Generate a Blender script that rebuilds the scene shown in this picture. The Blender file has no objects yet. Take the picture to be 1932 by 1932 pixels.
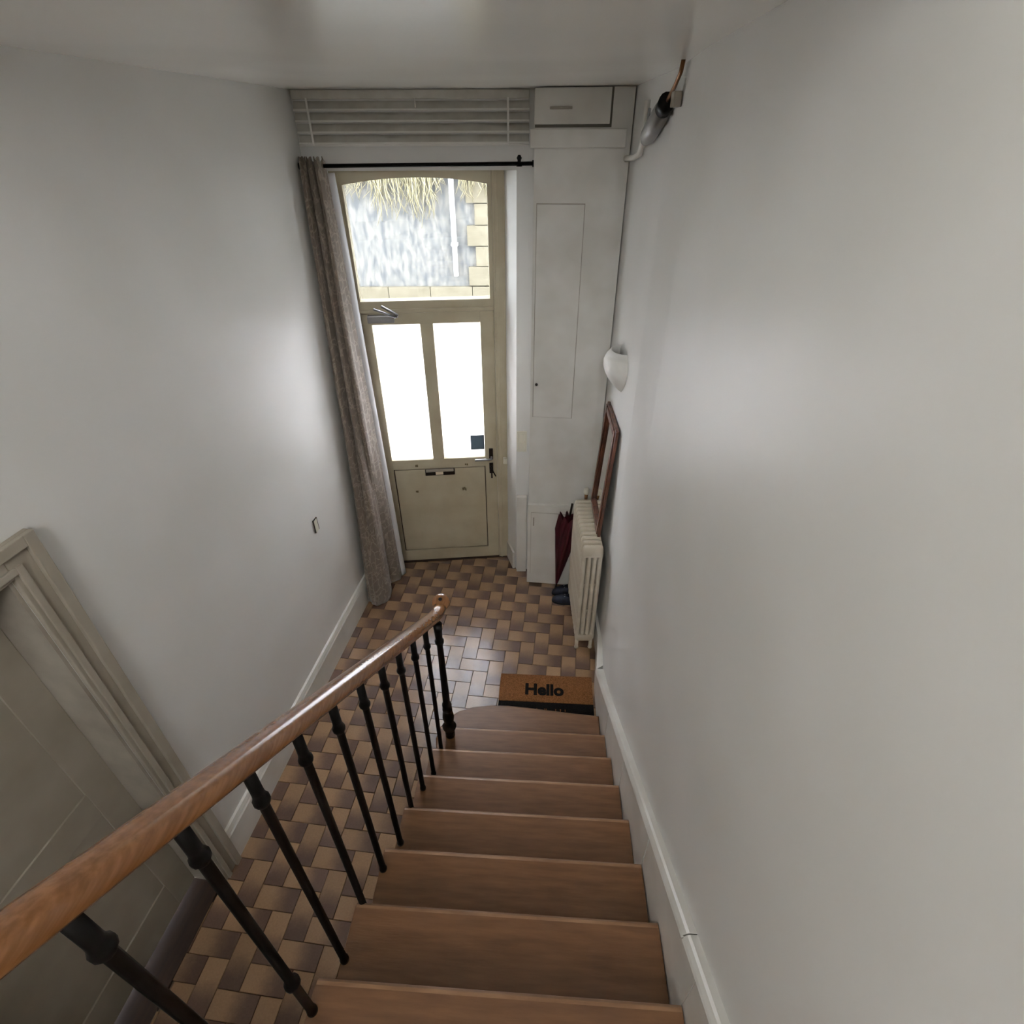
import bpy, bmesh, math, random
from mathutils import Matrix, Vector
random.seed(7)
scene = bpy.context.scene
COL = scene.collection
PI = math.pi

# ------------------------------------------------------------------ camera
cam_d = bpy.data.cameras.new('camera'); cam = bpy.data.objects.new('camera', cam_d); COL.objects.link(cam)
cam_d.sensor_fit = 'HORIZONTAL'; cam_d.sensor_width = 36.0
cam_d.lens = 36.0 * 1016.65 / 1932.0
cam_d.clip_start = 0.02
CR = Matrix(((0.9999879, 0.0049158, 0.0), (-0.0028017, 0.5699290, -0.8216892), (-0.0040393, 0.8216792, 0.5699359)))
cam.matrix_world = Matrix.Translation((0, 0, 3.0)) @ CR.to_4x4()
scene.camera = cam

# ------------------------------------------------------------------ world, lights, exposure
w = bpy.data.worlds.new('sky'); scene.world = w; w.use_nodes = True
bg = w.node_tree.nodes['Background']
bg.inputs[0].default_value = (0.84, 0.905, 1.0, 1); bg.inputs[1].default_value = 44.0
scene.view_settings.view_transform = 'Standard'; scene.view_settings.look = 'None'
scene.view_settings.exposure = 1.1; scene.view_settings.gamma = 1.0
scene.view_settings.use_curve_mapping = False
cy = scene.cycles
cy.max_bounces = 9; cy.diffuse_bounces = 4; cy.glossy_bounces = 3; cy.transmission_bounces = 8
cy.transparent_max_bounces = 12; cy.caustics_reflective = False; cy.caustics_refractive = False
cy.sample_clamp_indirect = 6.0
cy.use_adaptive_sampling = False; cy.sampling_pattern = 'TABULATED_SOBOL'

def area(name, loc, target, sx, sy, power, color):
    l = bpy.data.lights.new(name, 'AREA'); l.shape = 'RECTANGLE'; l.size = sx; l.size_y = sy
    l.energy = power; l.color = color
    o = bpy.data.objects.new(name, l); COL.objects.link(o); o.location = loc
    o.rotation_euler = (Vector(target) - Vector(loc)).to_track_quat('-Z', 'Y').to_euler()
    return o
# unseen fill lamp added behind and above the viewer to brighten walls and stairs
area('stairwell_fill', (-0.45, -2.04, 4.0), (-0.45, 0.5, 3.2), 1.15, 1.35, 14, (1.0, 0.93, 0.84))

# ------------------------------------------------------------------ frames of reference
PS = math.radians(3.547)                      # the stair and its wall run a little askew
MS = Matrix.Rotation(-PS, 4, 'Z')             # stair frame: x across the flight, y towards the front door
def S(x, y, z=0.0): return MS @ Vector((x, y, z))
LA = math.radians(7.992)
LE = Vector((math.sin(LA), math.cos(LA), 0)); LN = Vector((math.cos(LA), -math.sin(LA), 0))
LP = Vector((-1.591, 0, 0))
ML = Matrix.Translation(LP) @ Matrix(((LE.x, -LN.x, 0), (LE.y, -LN.y, 0), (0, 0, 1))).to_4x4()  # x along the left wall, -y into the room
DA = math.radians(4.89)
MD = Matrix.Translation((-0.961, 3.583, 0)) @ Matrix.Rotation(DA, 4, 'Z')    # front door plane: x across, +y outside

# ------------------------------------------------------------------ materials
def srgb(r, g, b):
    f = lambda c: ((c / 255 + 0.055) / 1.055) ** 2.4 if c > 10 else c / 255 / 12.92
    return (f(r), f(g), f(b), 1)
def mat(name, col, rough=0.5, col2=None, scale=8.0, detail=4.0, bump=0.0, bscale=None, spec=0.5, metal=0.0, stretch=(1, 1, 1), lo=0.35, hi=0.65, coat=0.0, rvar=0.0):
    m = bpy.data.materials.new(name); m.use_nodes = True
    nt = m.node_tree; N = nt.nodes; L = nt.links; b = N['Principled BSDF']
    b.inputs['Base Color'].default_value = col; b.inputs['Roughness'].default_value = rough
    b.inputs['Specular IOR Level'].default_value = spec; b.inputs['Metallic'].default_value = metal
    b.inputs['Coat Weight'].default_value = coat; b.inputs['Coat Roughness'].default_value = 0.15
    tc = N.new('ShaderNodeTexCoord'); mp = N.new('ShaderNodeMapping'); L.new(tc.outputs['Object'], mp.inputs[0])
    mp.inputs['Scale'].default_value = stretch
    if col2 is not None or rvar:
        n = N.new('ShaderNodeTexNoise'); n.inputs['Scale'].default_value = scale; n.inputs['Detail'].default_value = detail
        L.new(mp.outputs[0], n.inputs['Vector'])
        mr = N.new('ShaderNodeMapRange'); mr.inputs[1].default_value = lo; mr.inputs[2].default_value = hi
        L.new(n.outputs[0], mr.inputs[0])
        if col2 is not None:
            mx = N.new('ShaderNodeMix'); mx.data_type = 'RGBA'
            mx.inputs[6].default_value = col; mx.inputs[7].default_value = col2
            L.new(mr.outputs[0], mx.inputs[0]); L.new(mx.outputs[2], b.inputs['Base Color'])
        if rvar:
            m2 = N.new('ShaderNodeMapRange'); m2.inputs[3].default_value = rough - rvar; m2.inputs[4].default_value = rough + rvar
            L.new(mr.outputs[0], m2.inputs[0]); L.new(m2.outputs[0], b.inputs['Roughness'])
    if bump:
        n2 = N.new('ShaderNodeTexNoise'); n2.inputs['Scale'].default_value = bscale or scale * 4; n2.inputs['Detail'].default_value = 3
        L.new(mp.outputs[0], n2.inputs['Vector'])
        bp = N.new('ShaderNodeBump'); bp.inputs['Strength'].default_value = bump; bp.inputs['Distance'].default_value = 0.004
        L.new(n2.outputs[0], bp.inputs['Height']); L.new(bp.outputs[0], b.inputs['Normal'])
    return m

M_wall = mat('wall_paint', srgb(226, 225, 222), 0.40, srgb(220, 219, 215), 2.2, 1, spec=0.45)
M_ceil = mat('ceiling_paint', srgb(226, 224, 216), 0.21, srgb(220, 218, 209), 2.0, 1, spec=0.6)
M_white = mat('white_gloss_paint', srgb(222, 220, 214), 0.3, srgb(210, 207, 199), 5, 2)
M_grey_door = mat('off_white_door_paint', srgb(168, 160, 146), 0.5, srgb(154, 146, 131), 4, 3)
M_jamb = mat('worn_jamb_paint', srgb(172, 165, 152), 0.4, srgb(150, 142, 130), 6, 4)
M_cream = mat('cream_door_paint', srgb(192, 183, 158), 0.36, srgb(180, 169, 143), 5, 3)
M_groove = mat('panel_groove', srgb(66, 52, 36), 0.7)
M_dark = mat('dark_bronze', srgb(42, 36, 32), 0.35, spec=0.5, metal=0.6)
M_black_iron = mat('black_iron_paint', srgb(7, 6, 6), 0.45, srgb(11, 10, 9), 30, 2, spec=0.2)
M_steel = mat('grey_steel', srgb(150, 150, 152), 0.32, metal=0.8)
M_alu = mat('silver_grey_paint', srgb(150, 148, 146), 0.4, metal=0.3)
M_rail = mat('varnished_rail_wood', srgb(144, 98, 57), 0.24, srgb(124, 80, 44), 5, 4, stretch=(22, 1.2, 22), coat=0.35)
M_tread = mat('worn_oak_tread', srgb(120, 84, 54), 0.40, srgb(98, 66, 40), 9, 6, bump=0.1, bscale=30, stretch=(0.8, 6, 6), lo=.3, hi=.7)
M_worn_lit = mat('worn_lit_nosing_wood', srgb(154, 118, 88), 0.38, srgb(126, 92, 64), 14, 4, stretch=(0.6, 3, 3))  # worn wood, with the bright highlight along the nosing also put into its colour
M_riser = mat('riser_wood', srgb(128, 92, 62), 0.5, srgb(102, 72, 46), 5, 6, stretch=(0.7, 6, 6))
M_threshold = mat('dark_threshold_wood', srgb(58, 38, 24), 0.6, srgb(44, 28, 18), 6, 3, stretch=(1, 6, 1))
M_grout = mat('dark_grout', srgb(104, 86, 70), 0.8, srgb(88, 72, 58), 20, 3)
M_frame = mat('reddish_brown_frame_wood', srgb(104, 62, 44), 0.35, srgb(64, 36, 26), 9, 6, stretch=(5, 1, 1), coat=0.2)
M_mirror = mat('mirror_silvering', (0.82, 0.83, 0.82, 1), 0.04, metal=1.0)
M_rad = mat('cream_radiator_enamel', srgb(206, 198, 182), 0.3, srgb(190, 180, 160), 9, 3)
M_brass = mat('aged_brass', srgb(120, 84, 50), 0.4, metal=0.7)
M_umb = mat('burgundy_nylon', srgb(72, 14, 28), 0.5, srgb(48, 8, 18), 8, 3, stretch=(6, 6, 0.6))
M_shoe = mat('navy_shoe_fabric', srgb(28, 36, 58), 0.7, srgb(18, 22, 36), 30, 4)
M_sole = mat('shoe_sole', srgb(18, 20, 26), 0.7)
M_coir = mat('coir_fibre', srgb(134, 90, 54), 0.95, srgb(98, 62, 36), 160, 4, bump=0.9, bscale=240, spec=0.1)
M_matblack = mat('black_mat_print', srgb(26, 24, 24), 0.95, srgb(16, 15, 15), 150, 3, bump=0.8, bscale=240, spec=0.1)
M_plastic = mat('cream_plastic', srgb(216, 212, 196), 0.3)
M_sconce = mat('white_plaster_sconce', srgb(222, 220, 214), 0.5)
M_olive = mat('olive_lamp_socket', srgb(90, 86, 68), 0.6)
M_gap = mat('shadow_gap_grey', srgb(98, 95, 86), 0.7)
M_paper = mat('pale_label_paper', srgb(228, 214, 190), 0.6)
M_residue = mat('tape_residue', srgb(96, 82, 52), 0.8, srgb(130, 116, 86), 60, 3)
M_film = mat('grey_window_film', srgb(96, 108, 112), 0.3, srgb(120, 130, 132), 8, 3)
def mat_film():
    m = bpy.data.materials.new('grey_translucent_film'); m.use_nodes = True
    nt = m.node_tree; N = nt.nodes; N.remove(N['Principled BSDF'])
    t = N.new('ShaderNodeBsdfTranslucent'); t.inputs[0].default_value = (0.075, 0.085, 0.09, 1)
    nt.links.new(t.outputs[0], N['Material Output'].inputs[0]); return m
M_film = mat_film()
M_lining = mat('white_curtain_lining', srgb(214, 214, 216), 0.8)
M_render = mat('grey_roughcast', srgb(74, 76, 77), 0.9, srgb(108, 106, 100), 17, 6, bump=0.5, bscale=40, stretch=(1, 1, 0.35), lo=0.36, hi=0.64)
M_stone = mat('cream_limestone', srgb(104, 98, 82), 0.85, srgb(92, 86, 70), 6, 5, bump=0.3, bscale=20)
M_street = mat('pale_paving', srgb(120, 118, 114), 0.9, srgb(104, 102, 98), 4, 5)
M_pipe_white = mat('white_downpipe', srgb(236, 236, 236), 0.5)
M_vine = mat('dry_ochre_vine', srgb(146, 138, 108), 0.8, srgb(116, 110, 84), 12, 3)
M_red = mat('roof_tile', srgb(150, 90, 66), 0.8)
M_blind = mat('pale_grey_blind_slat', srgb(208, 205, 196), 0.45, srgb(196, 192, 182), 12, 2)
M_cord = mat('white_blind_cord', srgb(236, 234, 228), 0.7)

def mat_tile():
    m = bpy.data.materials.new('two_tone_floor_tile'); m.use_nodes = True
    nt = m.node_tree; N = nt.nodes; L = nt.links; b = N['Principled BSDF']
    uv = N.new('ShaderNodeUVMap'); sp = N.new('ShaderNodeSeparateXYZ'); L.new(uv.outputs[0], sp.inputs[0])
    g = N.new('ShaderNodeNewGeometry')
    n = N.new('ShaderNodeTexNoise'); n.inputs['Scale'].default_value = 22; n.inputs['Detail'].default_value = 5
    L.new(g.outputs['Position'], n.inputs['Vector'])
    ad = N.new('ShaderNodeMath'); ad.operation = 'MULTIPLY_ADD'; ad.inputs[1].default_value = 0.28
    L.new(n.outputs[0], ad.inputs[0]); L.new(sp.outputs[0], ad.inputs[2])
    mr = N.new('ShaderNodeMapRange'); mr.interpolation_type = 'SMOOTHSTEP'
    mr.inputs[1].default_value = 0.42; mr.inputs[2].default_value = 0.98
    L.new(ad.outputs[0], mr.inputs[0])
    oi = N.new('ShaderNodeObjectInfo')
    mx = N.new('ShaderNodeMix'); mx.data_type = 'RGBA'
    mx.inputs[6].default_value = srgb(156, 124, 93); mx.inputs[7].default_value = srgb(104, 81, 69)
    L.new(mr.outputs[0], mx.inputs[0])
    hv = N.new('ShaderNodeHueSaturation'); vr = N.new('ShaderNodeMapRange'); vr.inputs[3].default_value = 0.88; vr.inputs[4].default_value = 1.1
    L.new(oi.outputs['Random'], vr.inputs[0]); L.new(vr.outputs[0], hv.inputs['Value']); L.new(mx.outputs[2], hv.inputs['Color'])
    n2 = N.new('ShaderNodeTexNoise'); n2.inputs['Scale'].default_value = 120; n2.inputs['Detail'].default_value = 3
    L.new(g.outputs['Position'], n2.inputs['Vector'])
    m3 = N.new('ShaderNodeMix'); m3.data_type = 'RGBA'; m3.blend_type = 'MULTIPLY'; m3.inputs[0].default_value = 0.3
    L.new(hv.outputs[0], m3.inputs[6]); L.new(n2.outputs[0], m3.inputs[7]); L.new(m3.outputs[2], b.inputs['Base Color'])
    b.inputs['Roughness'].default_value = 0.22; b.inputs['Specular IOR Level'].default_value = 0.62
    n4 = N.new('ShaderNodeTexNoise'); n4.inputs['Scale'].default_value = 35; L.new(g.outputs['Position'], n4.inputs['Vector'])
    bp = N.new('ShaderNodeBump'); bp.inputs['Strength'].default_value = 0.06; bp.inputs['Distance'].default_value = 0.004
    L.new(n4.outputs[0], bp.inputs['Height']); L.new(bp.outputs[0], b.inputs['Normal'])
    return m
M_tile = mat_tile()

def mat_curtain():
    m = bpy.data.materials.new('grey_brown_jacquard'); m.use_nodes = True
    nt = m.node_tree; N = nt.nodes; L = nt.links; b = N['Principled BSDF']
    uv = N.new('ShaderNodeUVMap'); mp = N.new('ShaderNodeMapping'); L.new(uv.outputs[0], mp.inputs[0])
    n = N.new('ShaderNodeTexNoise'); n.inputs['Scale'].default_value = 6; n.inputs['Detail'].default_value = 4
    L.new(mp.outputs[0], n.inputs['Vector'])
    ad = N.new('ShaderNodeMix'); ad.data_type = 'RGBA'; ad.inputs[0].default_value = 0.22
    L.new(mp.outputs[0], ad.inputs[6]); L.new(n.outputs['Color'], ad.inputs[7])
    v = N.new('ShaderNodeTexVoronoi'); v.feature = 'DISTANCE_TO_EDGE'; v.inputs['Scale'].default_value = 17
    L.new(ad.outputs[2], v.inputs['Vector'])
    mr = N.new('ShaderNodeMapRange'); mr.inputs[1].default_value = 0.02; mr.inputs[2].default_value = 0.09
    mr.inputs[3].default_value = 1; mr.inputs[4].default_value = 0
    L.new(v.outputs['Distance'], mr.inputs[0])
    n3 = N.new('ShaderNodeTexNoise'); n3.inputs['Scale'].default_value = 14; L.new(mp.outputs[0], n3.inputs['Vector'])
    mm = N.new('ShaderNodeMath'); mm.operation = 'MULTIPLY'; L.new(mr.outputs[0], mm.inputs[0]); L.new(n3.outputs[0], mm.inputs[1])
    mx = N.new('ShaderNodeMix'); mx.data_type = 'RGBA'
    mx.inputs[6].default_value = srgb(116, 104, 92); mx.inputs[7].default_value = srgb(158, 147, 132)
    L.new(mm.outputs[0], mx.inputs[0]); L.new(mx.outputs[2], b.inputs['Base Color'])
    b.inputs['Roughness'].default_value = 0.75; b.inputs['Sheen Weight'].default_value = 0.25
    b.inputs['Specular IOR Level'].default_value = 0.25
    return m
M_curtain = mat_curtain()

def mat_frosted():
    m = bpy.data.materials.new('frosted_glass'); m.use_nodes = True
    nt = m.node_tree; N = nt.nodes; L = nt.links; N.remove(N['Principled BSDF'])
    t = N.new('ShaderNodeBsdfTranslucent'); t.inputs[0].default_value = (0.90, 0.89, 0.91, 1)
    g = N.new('ShaderNodeBsdfGlossy'); g.inputs['Roughness'].default_value = 0.25
    fr = N.new('ShaderNodeFresnel'); fr.inputs[0].default_value = 1.45
    ge = N.new('ShaderNodeNewGeometry'); inv = N.new('ShaderNodeMath'); inv.operation = 'SUBTRACT'; inv.inputs[0].default_value = 1.0
    L.new(ge.outputs['Backfacing'], inv.inputs[1]); mu = N.new('ShaderNodeMath'); mu.operation = 'MULTIPLY'
    L.new(fr.outputs[0], mu.inputs[0]); L.new(inv.outputs[0], mu.inputs[1])
    mx = N.new('ShaderNodeMixShader'); L.new(mu.outputs[0], mx.inputs[0]); L.new(t.outputs[0], mx.inputs[1]); L.new(g.outputs[0], mx.inputs[2])
    L.new(mx.outputs[0], N['Material Output'].inputs[0])
    return m
M_frost = mat_frosted()
def mat_clear():
    m = bpy.data.materials.new('clear_glass'); m.use_nodes = True
    nt = m.node_tree; N = nt.nodes; L = nt.links; N.remove(N['Principled BSDF'])
    t = N.new('ShaderNodeBsdfTransparent'); t.inputs[0].default_value = (0.39, 0.388, 0.382, 1)
    g = N.new('ShaderNodeBsdfGlossy'); g.inputs['Roughness'].default_value = 0.03
    fr = N.new('ShaderNodeFresnel'); fr.inputs[0].default_value = 1.45
    ge = N.new('ShaderNodeNewGeometry'); inv = N.new('ShaderNodeMath'); inv.operation = 'SUBTRACT'; inv.inputs[0].default_value = 1.0
    L.new(ge.outputs['Backfacing'], inv.inputs[1]); mu = N.new('ShaderNodeMath'); mu.operation = 'MULTIPLY'
    L.new(fr.outputs[0], mu.inputs[0]); L.new(inv.outputs[0], mu.inputs[1])
    mx = N.new('ShaderNodeMixShader'); L.new(mu.outputs[0], mx.inputs[0]); L.new(t.outputs[0], mx.inputs[1]); L.new(g.outputs[0], mx.inputs[2])
    L.new(mx.outputs[0], N['Material Output'].inputs[0])
    return m
M_clear = mat_clear()

# ------------------------------------------------------------------ mesh helpers
class MB:
    def __init__(s): s.v = []; s.f = []; s.smooth = []
    def add(s, verts, faces, smooth=False, M=None):
        o = len(s.v)
        s.v += [tuple(M @ Vector(p)) if M else tuple(p) for p in verts]
        for f in faces: s.f.append(tuple(i + o for i in f)); s.smooth.append(smooth)
        return s
    def box(s, x0, x1, y0, y1, z0, z1, M=None):
        vs = [(x, y, z) for z in (z0, z1) for y in (y0, y1) for x in (x0, x1)]
        return s.add(vs, [(0, 2, 3, 1), (4, 5, 7, 6), (0, 1, 5, 4), (2, 6, 7, 3), (0, 4, 6, 2), (1, 3, 7, 5)], M=M)
    def bbox(s, x0, x1, y0, y1, z0, z1, c=0.004, M=None):   # chamfered box
        bm = bmesh.new(); bmesh.ops.create_cube(bm, size=1)
        for v in bm.verts: v.co = Vector((x0 + (v.co.x + .5) * (x1 - x0), y0 + (v.co.y + .5) * (y1 - y0), z0 + (v.co.z + .5) * (z1 - z0)))
        c = min(c, 0.45 * min(abs(x1 - x0), abs(y1 - y0), abs(z1 - z0)))
        bmesh.ops.bevel(bm, geom=bm.edges[:], offset=c, segments=2, profile=0.6, affect='EDGES')
        return s.from_bm(bm, M)
    def from_bm(s, bm, M=None, smooth=False):
        bm.verts.index_update(); vs = [tuple(v.co) for v in bm.verts]; fs = [tuple(v.index for v in f.verts) for f in bm.faces]
        bm.free(); return s.add(vs, fs, smooth, M)
    def prism(s, poly, z0, z1, M=None, axis='z'):
        n = len(poly)
        def P(a, b, c): return (a, b, c) if axis == 'z' else ((c, a, b) if axis == 'x' else (a, c, b))
        vs = [P(a, b, z0) for a, b in poly] + [P(a, b, z1) for a, b in poly]
        fs = [tuple(range(n - 1, -1, -1)), tuple(range(n, 2 * n))] + [(i, (i + 1) % n, n + (i + 1) % n, n + i) for i in range(n)]
        if axis == 'y': fs = [tuple(reversed(f)) for f in fs]
        return s.add(vs, fs, M=M)
    def lathe(s, prof, n=16, M=None, smooth=True):
        vs = []; fs = []
        for r, z in prof:
            for k in range(n): a = 2 * PI * k / n; vs.append((r * math.cos(a), r * math.sin(a), z))
        for i in range(len(prof) - 1):
            for k in range(n): fs.append((i * n + k, i * n + (k + 1) % n, (i + 1) * n + (k + 1) % n, (i + 1) * n + k))
        fs.append(tuple(range(n - 1, -1, -1))); fs.append(tuple((len(prof) - 1) * n + k for k in range(n)))
        return s.add(vs, fs, smooth, M)
    def tube(s, path, r, n=10, M=None, prof=None, smooth=True):
        path = [Vector(p) for p in path]; vs = []; fs = []
        r0 = r[0] if isinstance(r, (list, tuple)) else r
        pf = prof or [(r0 * math.cos(2 * PI * k / n), r0 * math.sin(2 * PI * k / n)) for k in range(n)]
        n = len(pf); ref = None
        for i, p in enumerate(path):
            d = (path[min(i + 1, len(path) - 1)] - path[max(i - 1, 0)]).normalized()
            up = Vector((0, 0, 1)) if abs(d.z) < 0.95 else Vector((0, 1, 0))
            if ref is not None and abs(d.z) >= 0.6: up = ref
            a = d.cross(up).normalized(); b = a.cross(d).normalized(); ref = b
            rr = r[i] / r[0] if isinstance(r, (list, tuple)) else 1
            for (x, y) in pf: vs.append(p + a * x * rr + b * y * rr)
        for i in range(len(path) - 1):
            for k in range(n): fs.append((i * n + k, i * n + (k + 1) % n, (i + 1) * n + (k + 1) % n, (i + 1) * n + k))
        fs.append(tuple(range(n - 1, -1, -1))); fs.append(tuple((len(path) - 1) * n + k for k in range(n)))
        return s.add(vs, fs, smooth, M)
    def grid(s, rows, smooth=True, M=None, closed=False):
        nr = len(rows); nc = len(rows[0]); vs = [p for r in rows for p in r]; fs = []
        for i in range(nr - 1):
            for k in range(nc if closed else nc - 1):
                fs.append((i * nc + k, i * nc + (k + 1) % nc, (i + 1) * nc + (k + 1) % nc, (i + 1) * nc + k))
        return s.add(vs, fs, smooth, M)
    def mesh(s, name):
        me = bpy.data.meshes.new(name); me.from_pydata(s.v, [], s.f); me.update()
        bm = bmesh.new(); bm.from_mesh(me); bmesh.ops.recalc_face_normals(bm, faces=bm.faces[:]); bm.to_mesh(me); bm.free()
        me.polygons.foreach_set('use_smooth', s.smooth)
        return me
    def build(s, name, m, parent=None, M=None):
        me = s.mesh(name); me.materials.append(m)
        return link(name, me, parent, M)
def link(name, me, parent=None, M=None):
    o = bpy.data.objects.new(name, me); COL.objects.link(o)
    if parent is not None: o.parent = parent
    if M is not None:
        if parent is None: o.matrix_world = M
        else: o.matrix_local = M
    return o
def empty(name, M=None):
    o = bpy.data.objects.new(name, None); COL.objects.link(o); o.empty_display_size = 0.1
    if M is not None: o.matrix_world = M
    return o
def tag(o, label=None, cat=None, group=None, kind=None):
    if label: o['label'] = label
    if cat: o['category'] = cat
    if group: o['group'] = group
    if kind: o['kind'] = kind
    return o
def T(x=0, y=0, z=0): return Matrix.Translation((x, y, z))

# ================================================================== THE SETTING
CEIL = 3.205
TOP = 5.1
RISE = 0.15126; GO = 0.2225
def nose(k): return 1.769 - GO * (k - 2)          # distance of the nosing of tread k in the stair frame
def left_end(y): return -0.512 - 0.05 * max(0.0, 0.95 - y)
def rail_x(y): return -0.500 + 0.05 * (y - 1.0)

# ---- floor: slab with herringbone two-tone tiles
fl = MB().box(-2.0, 0.9, -2.3, 4.0, -0.15, -0.011).build('floor', M_grout)
tag(fl, 'brown and beige two-tone tile floor laid in herringbone in the hall', 'floor', kind='structure')
TS = 0.09933; TO = Vector((0.314, 2.696)); TA = math.radians(-7.057)
AX = Vector((math.cos(TA), math.sin(TA))); AY = Vector((-math.sin(TA), math.cos(TA)))
def tile_mesh():
    L2, W2, c, j = TS, TS / 2, 0.0015, 0.0009
    vs = []; ring = [(-1, -1), (1, -1), (1, 1), (-1, 1)]
    for z, ins in ((-0.011, j), (-0.0022, j), (0.0, j + c)):
        for a, b in ring: vs.append((a * (L2 - ins), b * (W2 - ins), z))
    fs = [(8, 9, 10, 11)] + [(i, (i + 1) % 4, 4 + (i + 1) % 4, 4 + i) for i in range(4)] + [(4 + i, 4 + (i + 1) % 4, 8 + (i + 1) % 4, 8 + i) for i in range(4)]
    me = bpy.data.meshes.new('tile'); me.from_pydata(vs, [], fs); me.update()
    uvl = me.uv_layers.new(name='UVMap')
    for lp in me.loops:
        v = me.vertices[lp.vertex_index].co
        uvl.data[lp.index].uv = ((v.x + L2) / (2 * L2), (v.y + W2) / (2 * W2))
    me.materials.append(M_tile); return me
tile_me = tile_mesh()
def lw_x(y): return -1.591 + y * math.tan(LA)
def tile_ok(c):
    x, y = c
    sv = MS.inverted() @ Vector((x, y, 0))
    if y > 3.72 or y < 0.02: return False
    if x < lw_x(y) - 0.05 or x > 0.66: return False
    if y > 3.44 and (x > 0.10 or x < -1.1): return False
    if y > 3.60 and (x > -0.0 or x < -1.06): return False
    if sv.y < 1.93 and sv.x > -0.44: return False          # under the flight
    if y > 3.36 and x > 0.16: return False
    return True
tiles = []
for i in range(-30, 12):
    for j in range(-36, 14):
        d = (i - j) % 4
        if d == 0: c = TO + AX * (TS * i) + AY * (TS * (j + 0.5)); rot = TA - PI / 2      # upright tile, dark lower half
        elif d == 2: c = TO + AX * (TS * (i - 0.5)) + AY * (TS * j); rot = TA            # lying tile, dark right half
        else: continue
        if tile_ok(c): tiles.append((c, rot))
tiles.sort(key=lambda t: t[0].length)
for c, rot in tiles:
    link('tile', tile_me, fl, T(c.x, c.y, random.uniform(-0.0006, 0.0003)) @ Matrix.Rotation(rot, 4, 'Z'))
print('TILES', len(tiles))

# ---- left wall with the side-door opening
DT0, DT1, DZ = 0.30, 1.165, 1.975        # opening along the wall
wl = MB()
wl.box(-2.6, DT0, 0, 0.30, 0, TOP).box(DT0, DT1, 0, 0.30, DZ, TOP).box(DT1, 3.58, 0, 0.30, 0, TOP)
wl = wl.build('wall_left', M_wall, M=ML); tag(wl, 'long smooth white painted wall with the side door', 'wall', kind='structure')
wr_in = [S(0.424, -2.6), S(0.426, 1.95), Vector((0.607, 2.5, 0)), Vector((0.618, 4.2, 0))]
poly = [(p.x, p.y) for p in wr_in] + [(0.95, 4.2), (0.95, -2.6)]
wr = MB().prism(poly, 0, TOP).build('wall_right', M_wall); tag(wr, 'white painted wall running up beside the stairs', 'wall', kind='structure')
# ---- ceiling of the hall, stairwell above the viewer
ce = MB().box(-2.0, 0.9, 0.72, 3.78, CEIL, CEIL + 0.25).build('ceiling', M_ceil); tag(ce, 'low white glossy ceiling above the front door', 'ceiling', kind='structure')
wu = MB().box(-2.0, 0.9, 0.72, 0.92, CEIL + 0.25, TOP).build('wall_upper', M_wall); tag(wu, 'white upper wall of the stairwell over the hall ceiling', 'wall', kind='structure')
cu = MB().box(-2.1, 0.9, -2.5, 0.95, TOP, TOP + 0.2).build('ceiling_upper', M_ceil); tag(cu, 'white ceiling high above the stairwell', 'ceiling', kind='structure')
wb = MB().box(-2.2, -1.05, -2.5, -2.2, 0, TOP).box(0.15, 0.9, -2.5, -2.2, 0, TOP).box(-1.05, 0.15, -2.5, -2.2, 0, 3.3).box(-1.05, 0.15, -2.5, -2.2, 4.7, TOP)
wb = wb.build('wall_back', M_wall); tag(wb, 'white wall behind the stair landing', 'wall', kind='structure')
w2 = empty('window_2', T(-0.45, -2.3, 3.3)); tag(w2, 'unseen window added at the head of the stairs to let light in', 'window', kind='structure')  # out of view, added as a source for the light from upstairs
f2 = MB()
for x0, x1, z0, z1 in ((-.6, -.54, 0, 1.4), (.54, .6, 0, 1.4), (-.54, .54, 0, .06), (-.54, .54, 1.34, 1.4), (-.03, .03, .06, 1.34)): f2.box(x0, x1, -.03, .03, z0, z1)
f2.build('window_frame', M_white, w2)
for x0, x1 in ((-.54, -.03), (.03, .54)): MB().box(x0, x1, -.004, .004, .06, 1.34).build('pane', M_clear, w2)

# ---- front wall: lintel, left nib, splayed right reveal and pilaster
wf = MB()
wf.prism([(-1.40, 3.428), (0.70, 3.475), (0.70, 3.85), (-1.40, 3.78)], 2.858, CEIL)
wf.prism([(-0.0345, 3.651), (0.034, 3.478), (0.72, 3.478), (0.72, 3.85), (0.0, 3.85), (-0.043, 3.74)], 0, 2.858)
wf.prism([(-1.0215, 3.566), (-1.06, 3.50), (-1.40, 3.50), (-1.40, 3.78), (-1.09, 3.78), (-1.025, 3.65)], 0, 2.858)
wf = wf.build('wall_front', M_wall); tag(wf, 'thick white wall around the front door with a splayed reveal', 'wall', kind='structure')
tr = MB().bbox(0.036, 0.116, 3.445, 3.479, 0, 0.745, 0.004).build('trim_1', M_white); tag(tr, 'white skirting block on the pilaster under the light switch', 'trim', kind='structure')
tr = MB().prism([(-0.033, 3.655), (0.022, 3.489), (0.004, 3.486), (-0.044, 3.650)], 0, 0.17).build('baseboard_reveal', M_white); tag(tr, 'short white skirting along the splayed door reveal', 'baseboard', kind='structure')
# ---- baseboard on the left wall
prof = [(0.0, 0.0), (-0.022, 0.0), (-0.022, 0.185), (-0.016, 0.195), (-0.020, 0.205), (-0.012, 0.228), (0.0, 0.232)]
bl = MB().add([(x, y, z) for x in (1.275, 3.50) for y, z in prof], [(i, i + 1, 7 + i + 1, 7 + i) for i in range(6)] + [(6, 0, 7, 13), tuple(range(7)), tuple(range(13, 6, -1))])
bl = bl.build('baseboard_left', M_white, M=ML); tag(bl, 'tall white moulded skirting board along the long wall', 'baseboard', kind='structure')
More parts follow.
